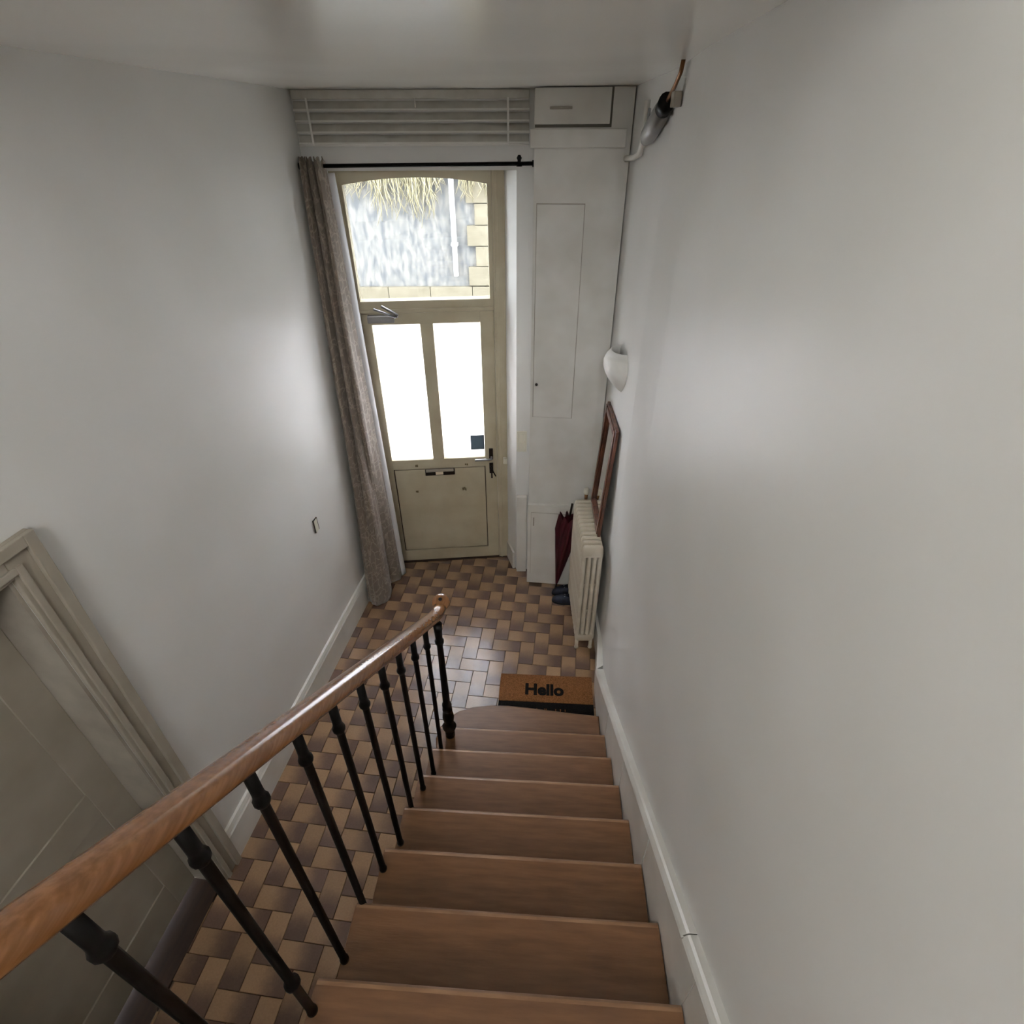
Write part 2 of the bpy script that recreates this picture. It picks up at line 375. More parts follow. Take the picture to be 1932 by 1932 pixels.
# ---- casing of the side door
ca = MB()
def casing(poly_fn):
    for y0, y1, a, b in ((-0.018, 0.0, 0.0, 0.105), (-0.034, -0.018, 0.070, 0.105), (-0.027, -0.018, 0.012, 0.034)):
        ca.bbox(DT1 + a, DT1 + b, y0, y1, 0, DZ + b, 0.003)
        ca.bbox(DT0 - b, DT0 - a, y0, y1, 0, DZ + b, 0.003)
        ca.bbox(DT0 - a, DT1 + a, y0, y1, DZ + a, DZ + b, 0.003)
casing(None)
ca = ca.build('trim_2', M_grey_door, M=ML); tag(ca, 'moulded off-white casing around the side door', 'trim', kind='structure')
jb = MB().box(DT1 - 0.012, DT1 - 0.0005, 0, 0.15, 0, DZ).box(DT0 + 0.0005, DT0 + 0.012, 0, 0.15, 0, DZ).box(DT0 + .012, DT1 - .012, 0, .15, DZ - 0.012, DZ - .0005)
jb = jb.build('door_jamb', M_jamb, ca, Matrix())
d2 = empty('door_2', ML @ T(DT0, 0.145, 0)); tag(d2, 'closed off-white panelled side door set back in its recess', 'door', kind='structure')
WD = DT1 - DT0
MB().box(0.012, WD - 0.012, 0.006, 0.04, 0.012, DZ - 0.012).build('leaf', M_grey_door, d2)
st = MB()
for x0, x1, z0, z1 in ((.013, .125, .013, DZ - .013), (WD - .125, WD - .013, .013, DZ - .013), (.125, WD - .125, .013, .21), (.125, WD - .125, .86, 1.0), (.125, WD - .125, DZ - .14, DZ - .013)):
    st.bbox(x0, x1, -.002, .0065, z0, z1, .002)
st.build('stiles_and_rails', M_grey_door, d2)
th = MB().box(DT0 + .013, DT1 - .013, 0.002, 0.15, -0.010, 0.006).build('trim_3', M_threshold, M=ML); tag(th, 'dark wooden threshold in front of the side door', 'threshold', kind='structure')

# ================================================================== STAIRS
NT = 12
stair = empty('staircase', S_M := MS.copy()); tag(stair, 'brown wooden staircase with worn treads descending to the hall', 'staircase')
def tread_profile(yn, yb, zt, th=0.036):
    r = th / 2; pts = [(yb, zt), (yn - r, zt)]
    for k in range(1, 6): a = PI / 2 - PI * k / 6; pts.append((yn - r + r * math.cos(a), zt - r + r * math.sin(a)))
    pts += [(yn - r, zt - th), (yb, zt - th)]
    return pts
for k in range(2, NT + 1):
    yn = nose(k); yb = nose(k + 1) - 0.045; z = k * RISE; xl = left_end(yn)
    td = MB().prism(tread_profile(yn, yb, z), xl, 0.394, axis='x').build('tread', M_tread, stair)
    td.data.materials.append(M_worn_lit)
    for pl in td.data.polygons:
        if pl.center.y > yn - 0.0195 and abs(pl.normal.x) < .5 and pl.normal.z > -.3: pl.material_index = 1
    MB().box(xl + 0.03, 0.393, yn - 0.055, yn - 0.037, (k - 1) * RISE + 0.0005, z - 0.0365).build('riser', M_riser, stair)
    # end nosing return seen over the open side
    MB().bbox(xl - 0.004, xl + 0.0, yb + 0.045, yn - 0.01, z - 0.034, z - 0.004, 0.0015).build('return_nosing', M_tread, stair)
out = [(0.394, 1.988), (0.2, 2.002), (0.0, 2.020), (-0.15, 2.030), (-0.27, 2.026), (-0.37, 2.008), (-0.45, 1.975), (-0.51, 1.925), (-0.548, 1.86), (-0.56, 1.79), (-0.545, 1.715), (0.394, 1.715)]
bm = bmesh.new(); vv = [bm.verts.new((x, y, RISE - .036)) for x, y in out]; f = bm.faces.new(vv)
ex = bmesh.ops.extrude_face_region(bm, geom=[f]); bmesh.ops.translate(bm, verts=[e for e in ex['geom'] if isinstance(e, bmesh.types.BMVert)], vec=(0, 0, .036))
bmesh.ops.bevel(bm, geom=[e for e in bm.edges if abs(e.verts[0].co.z - e.verts[1].co.z) < 1e-6], offset=0.012, segments=3, profile=.5, affect='EDGES')
MB().from_bm(bm).build('tread', M_tread, stair)
ins = [(x * 0.985 + .002, y - 0.04) for x, y in out[:-2]] + [(-0.525, 1.72), (0.39, 1.72)]
MB().prism(ins, 0.0005, RISE - .0365).build('riser', M_riser, stair)
# outer string, cut in steps
sp = [(nose(2) - .06, 0.001)]
for k in range(2, NT + 1):
    sp += [(nose(k) - .056, (k - 1) * RISE + (0 if k > 2 else 0.0)), (nose(k) - .056, k * RISE - .037), (nose(k + 1) - .056, k * RISE - .037)]
sp += [(nose(NT + 1) - .056, 0.001)]
sp = sp[1:]; sp[0] = (nose(2) - .056, 0.001)
MB().prism(sp, -0.505, -0.480, axis='x').build('outer_string', M_riser, stair)
land = MB().box(-1.9, 0.50, -2.24, nose(NT + 1) - .045, NT * RISE + .10, NT * RISE + RISE).build('floor_landing', M_tread, M=MS)
tag(land, 'wooden half landing at the head of the stairs', 'floor', kind='structure')
# stepped skirting planks along the wall with a sloping cap
sk = empty('trim_4', MS.copy()); tag(sk, 'white stepped skirting with sloping moulding climbing beside the stairs', 'skirting', kind='structure')
def cap_z(y): return 0.338 + 0.662 * (2.055 - y)
for k in range(1, NT):
    y1 = nose(k) + (0.0 if k > 1 else 0.0); y0 = nose(k + 1)
    if k == 1: y1 = 1.985
    tck = 0.397 + (0.0 if k % 2 else 0.002)
    MB().prism([(y0 + .0008, k * RISE - .02), (y1 - .0008, k * RISE - .02 if k > 1 else 0.0), (y1 - .0008, cap_z(y1) - .005), (y0 + .0008, cap_z(y0) - .005)], tck, 0.428, axis='x').build('plank', M_white, sk)
MB().prism([(1.986, 0.0), (2.30, 0.0), (2.30, 0.19), (1.986, cap_z(1.986) - .005)], 0.397, 0.50, axis='x').build('plank', M_white, sk)
cp = [(-0.0, 0.0), (0.005, 0.010), (0.001, 0.016), (0.009, 0.028), (0.016, 0.032), (0.05, 0.033), (0.05, 0.0)]
def cap(ya, yb):
    vs = []
    for y, zz in ((ya, cap_z(ya)), (yb, cap_z(yb))):
        vs += [(0.391 + a, y, zz - .012 + b) for a, b in cp]
    n = len(cp)
    MB().add(vs, [(i, (i + 1) % n, n + (i + 1) % n, n + i) for i in range(n)] + [tuple(range(n)), tuple(range(2 * n - 1, n - 1, -1))]).build('moulding', M_white, sk)
cap(2.30, 0.531); cap(0.527, -0.62)
bb = MB().prism([(S(.397, 2.302).x, S(.397, 2.302).y), (0.586, 2.56), (0.598, 3.26), (0.63, 3.26), (0.63, 2.33)], 0, 0.19).build('baseboard_right', M_white)
tag(bb, 'white skirting board behind the radiator', 'baseboard', kind='structure')

# ---- railing: iron balusters, newel, wooden handrail
def rail_z(y): return 2.443 - 0.718 * y          # centre line of the handrail
rl = empty('stair_railing', MS @ T(rail_x(1.72), 1.72, 0)); tag(rl, 'black iron railing with varnished brown wooden handrail along the stairs', 'railing')
IR = T(-rail_x(1.72), -1.72, 0)
path = [(rail_x(y), y, rail_z(y)) for y in (-0.75, -.3, 0.0, .3, .6, .9, 1.2, 1.5, 1.7)] + [(rail_x(1.76), 1.755, rail_z(1.745)), (rail_x(1.80), 1.79, rail_z(1.765)), (rail_x(1.83), 1.83, rail_z(1.772))]
pf = []
for k in range(20):
    a = 2 * PI * k / 20; x = 0.031 * math.copysign(abs(math.cos(a)) ** 0.75, math.cos(a)); y = 0.024 * math.copysign(abs(math.sin(a)) ** 0.8, math.sin(a)); pf.append((x, y))
hr = MB().tube(path, 1, prof=pf).build('handrail', M_rail, rl, IR)
kn = MB().lathe([(0.012, -.026), (0.034, -.022), (0.043, -.008), (0.044, .004), (0.038, .018), (0.024, .026), (0.012, .027), (.008, .024)], 24).build('end_knob', M_rail, rl, IR @ T(rail_x(1.85), 1.848, rail_z(1.772) + .008) @ Matrix.Rotation(math.radians(14), 4, 'X'))
MB().lathe([(0.009, .022), (.009, .0285), (.004, .0295)], 12).build('screw_cap', M_dark, kn)
BY = [1.56, 1.405, 1.253, 1.105, 0.957, 0.806, 0.657, 0.510, 0.365, 0.215, 0.065, -0.085, -0.235, -0.385]
def tread_at(y):
    k = 1
    while nose(k + 1) > y: k += 1
    return k * RISE
for n, y in enumerate(BY):
    zt = rail_z(y) - 0.012; zb = tread_at(y); h = zt - zb; r = 0.0105
    pr = [(r * 1.25, 0.0), (r * 1.25, .012), (r, .02)]
    if n in (6, 8, 9, 11):
        q = .06 if n == 6 else .2
        pr += [(r, q), (r * 1.7, q + .01), (r * 1.7, q + .022), (r, q + .032)]
    pr += [(r, h - .135), (r * 1.25, h - .128), (r * 1.6, h - .121), (r * 1.6, h - .112), (r * 1.25, h - .105), (r * 1.15, h - .09), (r * 1.15, h)]
    b = MB().lathe(pr, 12).build('baluster', M_black_iron, rl, IR @ T(rail_x(y) + .004, y, zb + 0.0005))
    if n == 6:
        MB().lathe([(.024, 0), (.026, .006), (.02, .012), (.012, .02)], 12).build('floor_plate', M_alu, b, T(0.006, -.012, 0))
yn = 1.715; zb = 2 * RISE; zt = rail_z(1.745) - .02; h = zt - zb
pr = [(.026, 0), (.026, .05), (.022, .055), (.034, .066), (.038, .08), (.03, .098), (.022, .11), (.027, .135), (.031, .165), (.027, .20), (.021, .215), (.026, .225), (.026, .236), (.020, .246), (.025, .262), (.025, .274), (.018, .285),
      (.0185, .34), (.0165, .5), (.0145, h - .13), (.021, h - .125), (.022, h - .11), (.016, h - .10), (.019, h - .05), (.021, h)]
MB().lathe(pr, 18).build('newel_post', M_black_iron, rl, IR @ T(rail_x(yn) + .012, yn, zb + .0005))

# ================================================================== FRONT DOOR
GZ0, GZ1 = 2.150, 2.79
fr = empty('trim_5', MD.copy()); tag(fr, 'cream painted wooden frame around the front door and fanlight', 'door frame', kind='structure')
MB().bbox(-.062, -.0125, -.012, .075, 0, 2.90, .004).build('jamb', M_cream, fr)
MB().bbox(.8525, .931, -.012, .075, 0, 2.90, .004).bbox(.866, .884, -.017, -.011, 0, 2.85, .002).build('jamb', M_cream, fr)
MB().bbox(-.012, .852, -.008, .075, 2.074, GZ0, .004).bbox(-.012, .852, -.016, -.007, 2.078, 2.10, .003).build('crossbar', M_cream, fr)
# head with a shallow arch over the glass
arc = [(-.012, 2.90)] + [(-.012, 2.772)] + [(0.002 + .826 * t / 16, 2.785 + .034 * (1 - (2 * t / 16 - 1) ** 2)) for t in range(17)] + [(.852, 2.772), (.852, 2.90)]
hb = MB()
n = 17
xs = [0.002 + .826 * t / 16 for t in range(17)]
for a, b in zip(xs[:-1], xs[1:]):
    za = 2.785 + .034 * (1 - (2 * (a - .002) / .826 - 1) ** 2); zb_ = 2.785 + .034 * (1 - (2 * (b - .002) / .826 - 1) ** 2)
    hb.prism([(a, za), (b, zb_), (b, 2.90), (a, 2.90)], -.006, .07, axis='y')
hb.box(-.012, .002, -.006, .07, GZ0, 2.9).box(.828, .852, -.006, .07, GZ0, 2.9)
hb.build('arched_head', M_cream, fr)
w1 = empty('window_1', MD.copy()); tag(w1, 'clear fanlight window with a shallow arch over the front door', 'window', kind='structure')
MB().box(.0, .83, .028, .033, GZ0 - .004, 2.83).build('pane', M_clear, w1)

d1 = empty('door_1', MD.copy()); tag(d1, 'cream front door with two tall frosted panes and a letter slot', 'door', kind='structure')
lf = MB()
for x0, x1, z0, z1 in ((-.011, .052, .006, 2.072), (.759, .851, .006, 2.072), (.052, .759, 2.0, 2.072), (.052, .759, .906, .988), (.052, .759, .006, .113), (.364, .448, .988, 2.0)):
    lf.bbox(x0, x1, 0, .045, z0, z1, .003)
lf.build('leaf_frame', M_cream, d1)
MB().box(.053, .363, .020, .026, .989, 1.999).build('pane', M_frost, d1)
MB().box(.449, .758, .020, .026, .989, 1.999).build('pane', M_frost, d1)
MB().box(.043, .7615, .012, .03, .105, .9065).build('groove', M_groove, d1)
MB().bbox(.060, .7525, .002, .02, .121, .899, .004).build('panel', M_cream, d1)
MB().bbox(.654, .757, .0155, .0198, 1.045, 1.165, .001).build('film_patch', M_film, d1)
# letter slot with flap and label
ls = MB().bbox(.292, .520, -.014, .003, .850, .902, .005).build('letter_slot', M_dark, d1)
MB().bbox(.300, .512, -.024, -.013, .886, .908, .004).build('flap', M_jamb, ls)
MB().box(.372, .430, -.0155, -.0138, .858, .882).build('label_card', M_paper, ls)
# lever handle, lock
hd = MB().bbox(.790, .820, -.010, .001, .965, 1.06, .004).build('handle', M_dark, d1)
MB().tube([(.805, -.008, .99), (.805, -.045, .99), (.79, -.052, .99), (.68, -.050, .988)], .009, 10).build('lever', M_steel, hd)
lk = MB().bbox(.789, .819, -.010, .001, .845, .935, .004).build('lock', M_dark, d1)
MB().tube([(.805, -.01, .905), (.805, -.022, .905)], .010, 12).build('cylinder_core', M_dark, lk)
# door closer
dc = MB().bbox(.035, .205, -.045, .001, 2.022, 2.068, .006).build('door_closer', M_alu, d1)
MB().tube([(.085, -.050, 2.112), (.222, -.075, 2.066)], .008, 8).build('arm', M_steel, dc)
MB().tube([(.135, -.030, 2.125), (.236, -.078, 2.078), (.228, -.078, 2.066)], .008, 8).build('arm', M_steel, dc)
for z in (1.96, 1.77, .35): MB().bbox(-.022, -.008, -.018, -.0005, z - .045, z + .045, .003).build('hinge', M_black_iron, d1)
for (x, z, sc) in ((.227, .936, 1.0), (.612, .930, .8), (.207, .703, 1.0), (.588, .705, 1.3)):
    q = MB()
    for a in range(5):
        t = random.uniform(-1, 1) * .012 * sc; q.bbox(x + t - .004, x + t + .004, .0008, .0026, z - .012 * sc * random.uniform(.4, 1), z + .012 * sc * random.uniform(.4, 1), .0006)
    q.build('tape_residue', M_residue, d1, T(0, -.003 if z > .9 else 0, 0))
# keys hanging from the lock
ky = empty('key_bunch', MD @ T(.805, -.026, .905)); tag(ky, 'small bunch of dark keys hanging in the front door lock', 'keys')
MB().bbox(-.003, .003, -.018, 0.003, -.010, .010, .001).build('key', M_dark, ky)
MB().tube([(.012 * math.cos(a), -.016, -.016 + .012 * math.sin(a)) for a in [PI * 2 * i / 14 for i in range(15)]], .0016, 6).build('key_ring', M_dark, ky)
MB().bbox(-.006, .006, -.019, -.016, -.085, -.024, .001).build('key', M_dark, ky)
MB().bbox(-.005, .005, -.022, -.0195, -.075, -.022, .001, M=Matrix.Rotation(math.radians(-24), 4, 'Y')).build('key', M_dark, ky)
# white lock keeper on the frame
o = MB().bbox(.896, .926, -.036, -.0125, .935, .985, .005).build('lock_keeper', M_plastic, M=MD.copy()); tag(o, 'small white keeper box screwed to the door frame near the handle', 'lock keeper')
# threshold of the front door
o = MB().box(-.06, .93, -.02, .12, -.011, .005).build('trim_6', M_threshold, M=MD.copy()); tag(o, 'dark sill under the front door', 'threshold', kind='structure')

# ================================================================== ABOVE THE DOOR: blind, curtain rod, curtain
bd = empty('venetian_blind', T(-1.10, 3.405, 2.99) @ Matrix.Rotation(math.radians(1.3), 4, 'Z')); tag(bd, 'grey slatted venetian blind fixed under the ceiling above the curtain rod', 'blind')
BW = 1.20
MB().bbox(0.0, BW, .004, .030, .175, .214, .004).build('head_rail', M_blind, bd)
sl = MB().bbox(0, BW, -.0015, .0015, -.024, .024, .001).mesh('slat'); sl.materials.append(M_blind)
be = MB().bbox(0, BW, -.003, .002, -.0045, .0045, .001).mesh('lit_edge_strip'); be.materials.append(M_cord)  # white strip added to paint the lit edge of each slat
for i in range(4):
    so = link('slat', sl, bd, T(0, .018, .148 - i * .047) @ Matrix.Rotation(math.radians(-32), 4, 'X'))
    link('lit_edge_strip', be, so, T(0, -.0035, -.0215))
MB().bbox(0, BW, .006, .030, -.022, -.012, .003).build('bottom_rail', M_cord, bd)
for x in (.075, 1.09): MB().bbox(x - .005, x + .005, -.004, -.001, -.02, .18, .001).build('ladder_tape', M_cord, bd)
MB().tube([(.62, -.004, .178), (.62, -.006, .14)], .003, 6).build('tilt_cord', M_cord, bd)

rod = empty('curtain_rod', T(-1.113, 3.375, 2.883)); tag(rod, 'thin black curtain rod spanning above the front door', 'curtain rod')
MB().tube([(0.004, 0, 0), (1.233, .008, .007)], .0095, 12).build('rod', M_black_iron, rod)
MB().lathe([(.015, -.018), (.015, -.006), (.009, 0), (.009, .01), (.014, .02), (.006, .034)], 12).build('finial', M_black_iron, rod, T(1.16, .0075, .012))
for x in (.002, 1.232): MB().lathe([(.016, -.003), (.016, .004)], 12).build('end_cup', M_black_iron, rod, T(x, .0 if x < 1 else .008, 0 if x < 1 else .007) @ Matrix.Rotation(PI / 2, 4, 'Y'))

def smooth_path(pts, n):
    P = [Vector(p) for p in pts]; res = []
    for i in range(n):
        t = i / (n - 1) * (len(P) - 1); k = min(int(t), len(P) - 2); u = t - k
        p0 = P[max(k - 1, 0)]; p1 = P[k]; p2 = P[k + 1]; p3 = P[min(k + 2, len(P) - 1)]
        res.append(0.5 * ((2 * p1) + (-p0 + p2) * u + (2 * p0 - 5 * p1 + 4 * p2 - p3) * u * u + (-p0 + 3 * p1 - 3 * p2 + p3) * u ** 3))
    return res
cu_ = empty('curtain', T(-1.04, 3.2, 0)); tag(cu_, 'floor-length grey brown patterned curtain bunched against the wall beside the front door', 'curtain')
IC = T(1.04, -3.2, 0)
top_p = smooth_path([(-1.095, 3.405), (-1.098, 3.352), (-1.072, 3.340), (-1.066, 3.372), (-1.046, 3.338), (-1.030, 3.372), (-1.010, 3.342), (-.992, 3.372), (-.985, 3.402)], 90)
mid_p = smooth_path([(-1.105, 3.36), (-1.115, 3.255), (-1.085, 3.215), (-1.058, 3.275), (-1.030, 3.232), (-1.006, 3.275), (-.982, 3.262), (-.966, 3.335), (-.950, 3.392)], 90)
bot_p = smooth_path([(-1.125, 3.27), (-1.125, 3.125), (-1.10, 3.045), (-1.045, 3.040), (-.985, 3.085), (-.965, 3.150), (-.985, 3.27), (-.925, 3.31), (-.915, 3.385)], 90)
rows = []; NZ = 46
for iz in range(NZ):
    t = iz / (NZ - 1); z = 2.915 + (0.022 - 2.915) * t
    row = []
    for k in range(90):
        a, b, c = top_p[k], mid_p[k], bot_p[k]
        p = a.lerp(b, t / .5) if t < .5 else b.lerp(c, (t - .5) / .5)
        if t < .5: p = a.lerp(b, (t / .5) ** .8)
        else: p = b.lerp(c, ((t - .5) / .5) ** 1.2)
        wv = .006 * math.sin(k * .35 + t * 6) * t + .004 * math.sin(k * .8 - t * 9)
        zz = z + (0.012 * math.sin(k * .55) if iz == 0 else 0)
        row.append((p.x + wv * .5, p.y + wv, zz + (.012 * math.sin(k * .11) if iz == NZ - 1 else 0)))
    rows.append(row)
cm = MB().grid(rows).mesh('drape')
uvl = cm.uv_layers.new(name='UVMap')
for lp in cm.loops:
    vi = lp.vertex_index; uvl.data[lp.index].uv = ((vi % 90) / 89 * .75, (vi // 90) / (NZ - 1) * 2.9)
cm.materials.append(M_curtain)
co = link('drape', cm, cu_, IC); md = co.modifiers.new('thickness', 'SOLIDIFY'); md.thickness = .004; md.offset = 0
rows2 = [[(r[-1][0] + q * .012 + (0.004 if q else 0), r[-1][1] + .004 + q * .016, r[-1][2]) for q in (0, 1, 2)] for r in rows[1:]]
ln = MB().grid(rows2).build('lining', M_lining, cu_, IC); md = ln.modifiers.new('thickness', 'SOLIDIFY'); md.thickness = .003
MB().tube([(-1.105, 3.376, 2.8835), (-.985, 3.3765, 2.884)], .013, 10).build('rod_pocket', M_curtain, cu_, IC)

# ================================================================== CUPBOARD beside the door
CA = math.radians(-7)
MC = T(0.124, 3.334, 0) @ Matrix.Rotation(CA, 4, 'Z')
cb = empty('wall_cupboard', MC); tag(cb, 'tall white built-in cupboard between the front door and the radiator', 'cupboard')
CW = 0.440
MB().box(0, CW, 0, .13, .0, CEIL - .002).box(CW, CW + .045, .012, .13, 0, CEIL - .002).build('body', M_white, cb)
MB().box(.001, .382, -.0012, .001, 3.043, CEIL - .003).build('gap', M_gap, cb)
hp = MB().bbox(-.002, .372, -.012, -.001, 3.056, CEIL - .004, .003).build('hatch_door', M_white, cb)
MB().bbox(.075, .185, -.022, -.011, 3.116, 3.128, .003).build('pull', M_jamb, hp)
MB().bbox(-.022, CW + .02, -.016, .10, 2.958, 3.038, .004).build('fascia', M_white, cb)
MB().box(.016, .278, -.0008, .001, 1.466, 2.712).build('gap', M_jamb, cb)
ud = MB().bbox(.020, .275, -.009, -.0005, 1.470, 2.708, .003).build('upper_door', M_white, cb)
MB().lathe([(.006, 0), (.006, .008), (.010, .014), (.008, .02)], 10).build('knob', M_dark, ud, T(.040, -.008, 1.70) @ Matrix.Rotation(PI / 2, 4, 'X'))
MB().bbox(-.004, CW, -.022, .10, .002, .752, .004).bbox(-.004, CW, -.027, .10, .752, .772, .004).build('base_section', M_white, cb)
MB().box(.022, .024, -.0235, -.02, .10, .70).box(.022, .36, -.0235, -.02, .700, .703).build('gap', M_jamb, cb)
MB().bbox(.038, .046, -.034, -.021, .585, .655, .003).build('handle', M_jamb, cb)

# switch on the pilaster
sw = empty('light_switch', T(.072, 3.478, 1.21)); tag(sw, 'double cream light switch on the narrow pilaster beside the front door', 'light switch')
MB().bbox(-.036, .036, -.016, -.0004, -.080, .080, .004).build('plate', M_plastic, sw)
for z in (-.036, .036): MB().bbox(-.022, .022, -.022, -.015, z - .028, z + .028, .003, M=T(0, 0, 0)).build('rocker', M_plastic, sw)
o = empty('wall_socket_plate', ML @ T(2.715, 0, 1.045)); tag(o, 'small white blanking plate with dark edge on the long wall', 'wall plate')
MB().bbox(-.024, .024, -.008, -.0005, -.045, .045, .002).build('back_box', M_dark, o)
MB().bbox(-.021, .013, -.011, -.0075, -.041, .041, .002).build('cover', M_plastic, o)

# ================================================================== RADIATOR
RY0, RY1 = 2.60, 3.155; NSEC = 12; PITCH = (RY1 - RY0) / NSEC
RX0, RX1 = .435, .572; RH = .925
rd = empty('radiator', T((RX0 + RX1) / 2, RY0, 0)); tag(rd, 'cream cast-iron column radiator under the leaning frame', 'radiator')
sec = MB(); hw = (RX1 - RX0) / 2
cx = [-hw + .017 + i * (2 * hw - .034) / 3 for i in range(4)]
for x in cx:
    pr = [(.016 * math.cos(2 * PI * k / 10), .0185 * math.sin(2 * PI * k / 10)) for k in range(10)]
    vs = [(x + a, b, z) for z in (.12, .86) for a, b in pr]
    sec.add(vs, [(k, (k + 1) % 10, 10 + (k + 1) % 10, 10 + k) for k in range(10)], True)
def header(z0, z1, up):
    rows = []
    for t in range(7):
        a = t / 6 * PI / 2
        z = (z0 + (z1 - z0) * math.sin(a)) if up else (z1 - (z1 - z0) * math.sin(a)); sx = hw * (.80 + .20 * math.cos(a)); sy = .0225 * (.35 + .65 * math.cos(a))
        rows.append([(sx * math.copysign(abs(math.cos(q)) ** .5, math.cos(q)), sy * math.copysign(abs(math.sin(q)) ** .7, math.sin(q)), z) for q in [2 * PI * k / 20 for k in range(20)]])
    sec.grid(rows, True, closed=True); sec.add(rows[-1], [tuple(range(20))]); sec.add(rows[0], [tuple(range(20))])
header(.845, RH, True); header(.075, .145, False)
for z in (.36, .60): sec.bbox(-hw + .01, hw - .01, -.006, .006, z - .012, z + .012, .003)
sme = sec.mesh('section'); sme.materials.append(M_rad)
for i in range(NSEC): link('section', sme, rd, T(0, PITCH * (i + .5), 0))
for y in (PITCH * .5, PITCH * (NSEC - .5)):
    for x in (-hw + .02, hw - .02): MB().lathe([(.016, 0), (.012, .02), (.014, .09)], 10).build('foot', M_rad, rd, T(x, y, 0))
vl = MB().tube([(.02, PITCH * NSEC - .005, .885), (.02, PITCH * NSEC + .03, .885)], .013, 10).tube([(.02, PITCH * NSEC + .03, .885), (.02, PITCH * NSEC + .03, .95)], .012, 10).build('valve', M_brass, rd)
MB().lathe([(.018, 0), (.021, .01), (.020, .035), (.012, .045)], 14).build('thermostat_knob', M_plastic, vl, T(.02, PITCH * NSEC + .03, .945))

# ================================================================== FRAME leaning on the radiator
A = Vector((.556, 2.70, RH + .004)); B = Vector((.572, 3.125, RH + .004)); Ct = Vector((.598, 2.71, 1.655))
ex_ = (B - A).normalized(); up_ = (Ct - A); up_ = (up_ - ex_ * up_.dot(ex_)).normalized(); nn = ex_.cross(up_)
MF = Matrix.Translation(A) @ Matrix((ex_, up_, nn)).transposed().to_4x4()     # z = towards the room or wall
FW = (B - A).length; FH = 0.735
pf_ = empty('leaning_frame', MF); tag(pf_, 'reddish brown wooden framed mirror leaning on the wall above the radiator', 'mirror')
sgn = -1 if nn.x > 0 else 1            # local z that faces the room
def fz(a, b): return (min(a * sgn, b * sgn), max(a * sgn, b * sgn))
for x0, x1, y0, y1 in ((0, .05, 0, FH), (FW - .05, FW, 0, FH), (.0505, FW - .0505, 0, .05), (.0505, FW - .0505, FH - .05, FH)):
    a, b = fz(0, .02); q = MB().bbox(x0, x1, y0, y1, a, b, .005)
    a, b = fz(.02, .027)
    e = .012
    q.bbox(x0 + (e if x0 == 0 else .004), x1 - (e if x1 == FW else .004), y0 + (e if y0 == 0 else .004), y1 - (e if y1 == FH else .004), a - .001, b, .003)
    q.build('frame_bar', M_frame, pf_)
a, b = fz(.004, .010); MB().box(.0505, FW - .0505, .0505, FH - .0505, a, b).build('mirror_glass', M_mirror, pf_)

# ================================================================== SCONCE
sc = empty('wall_sconce', T(.6115, 2.875, 1.835)); tag(sc, 'white half-bowl plaster wall light above the framed mirror', 'wall light')
rows = []; NA = 22; HS = .228
def sc_r(t): return math.sin(t / .72 * PI / 2) ** .85 if t < .72 else 1 - .34 * ((t - .72) / .28) ** 1.8
for t in [0.02, .08, .16, .26, .38, .5, .62, .75, .88, 1.0]:
    r = sc_r(t); rows.append([(-.110 * r * math.sin(a), .140 * r * math.cos(a) - .03 * (1 - t), HS * t) for a in [PI * k / (NA - 1) for k in range(NA)]])
for t in [1.0, .8, .55, .3]:
    r = sc_r(t); rows.append([(-.102 * r * math.sin(a), .132 * r * math.cos(a) - .03 * (1 - t), HS * t + (.0 if t == 1 else .01)) for a in [PI * k / (NA - 1) for k in range(NA)]])
MB().grid(rows).add(rows[-1], [tuple(range(NA))]).build('bowl', M_sconce, sc)
MB().bbox(-.012, 0.001, -.07, .07, .07, .15, .003).build('back_plate', M_olive, sc)
MB().lathe([(.016, 0), (.02, .02), (.02, .05), (.012, .055)], 12).build('lamp_socket', M_olive, sc, T(-.045, 0, .10))

# ================================================================== PIPE AND VALVE under the ceiling, right wall
pv = empty('pipe_valve', T(.59, 2.5, 3.0)); tag(pv, 'grey pipe valve with black cap and white pipe where the wall meets the ceiling', 'valve')
IP = T(-.59, -2.5, -3.0)
MB().tube([(.585, 3.25, 2.912), (.585, 3.05, 2.922), (.583, 2.92, 2.94), (.580, 2.86, 2.985), (.578, 2.84, 3.06), (.577, 2.835, 3.13)], .013, 10).build('pipe', M_white, pv, IP)
MB().tube([(.578, 2.80, 2.99), (.574, 2.72, 3.01), (.570, 2.50, 3.085)], [.020, .034, .034], 14).build('body', M_alu, pv, IP)
MB().tube([(.570, 2.50, 3.086), (.567, 2.44, 3.108)], .030, 14).build('cap', M_black_iron, pv, IP)
MB().tube([(.568, 2.44, 3.11), (.564, 2.34, 3.145), (.560, 2.27, 3.175), (.556, 2.24, CEIL - .001)], .007, 8).build('stem', M_brass, pv, IP)
MB().tube([(.579, 2.80, 3.0), (.577, 2.78, 3.10)], .006, 8).build('stem', M_steel, pv, IP)
MB().bbox(.556, .584, 2.30, 2.345, 3.085, 3.13, .004).build('bracket', M_jamb, pv, IP)

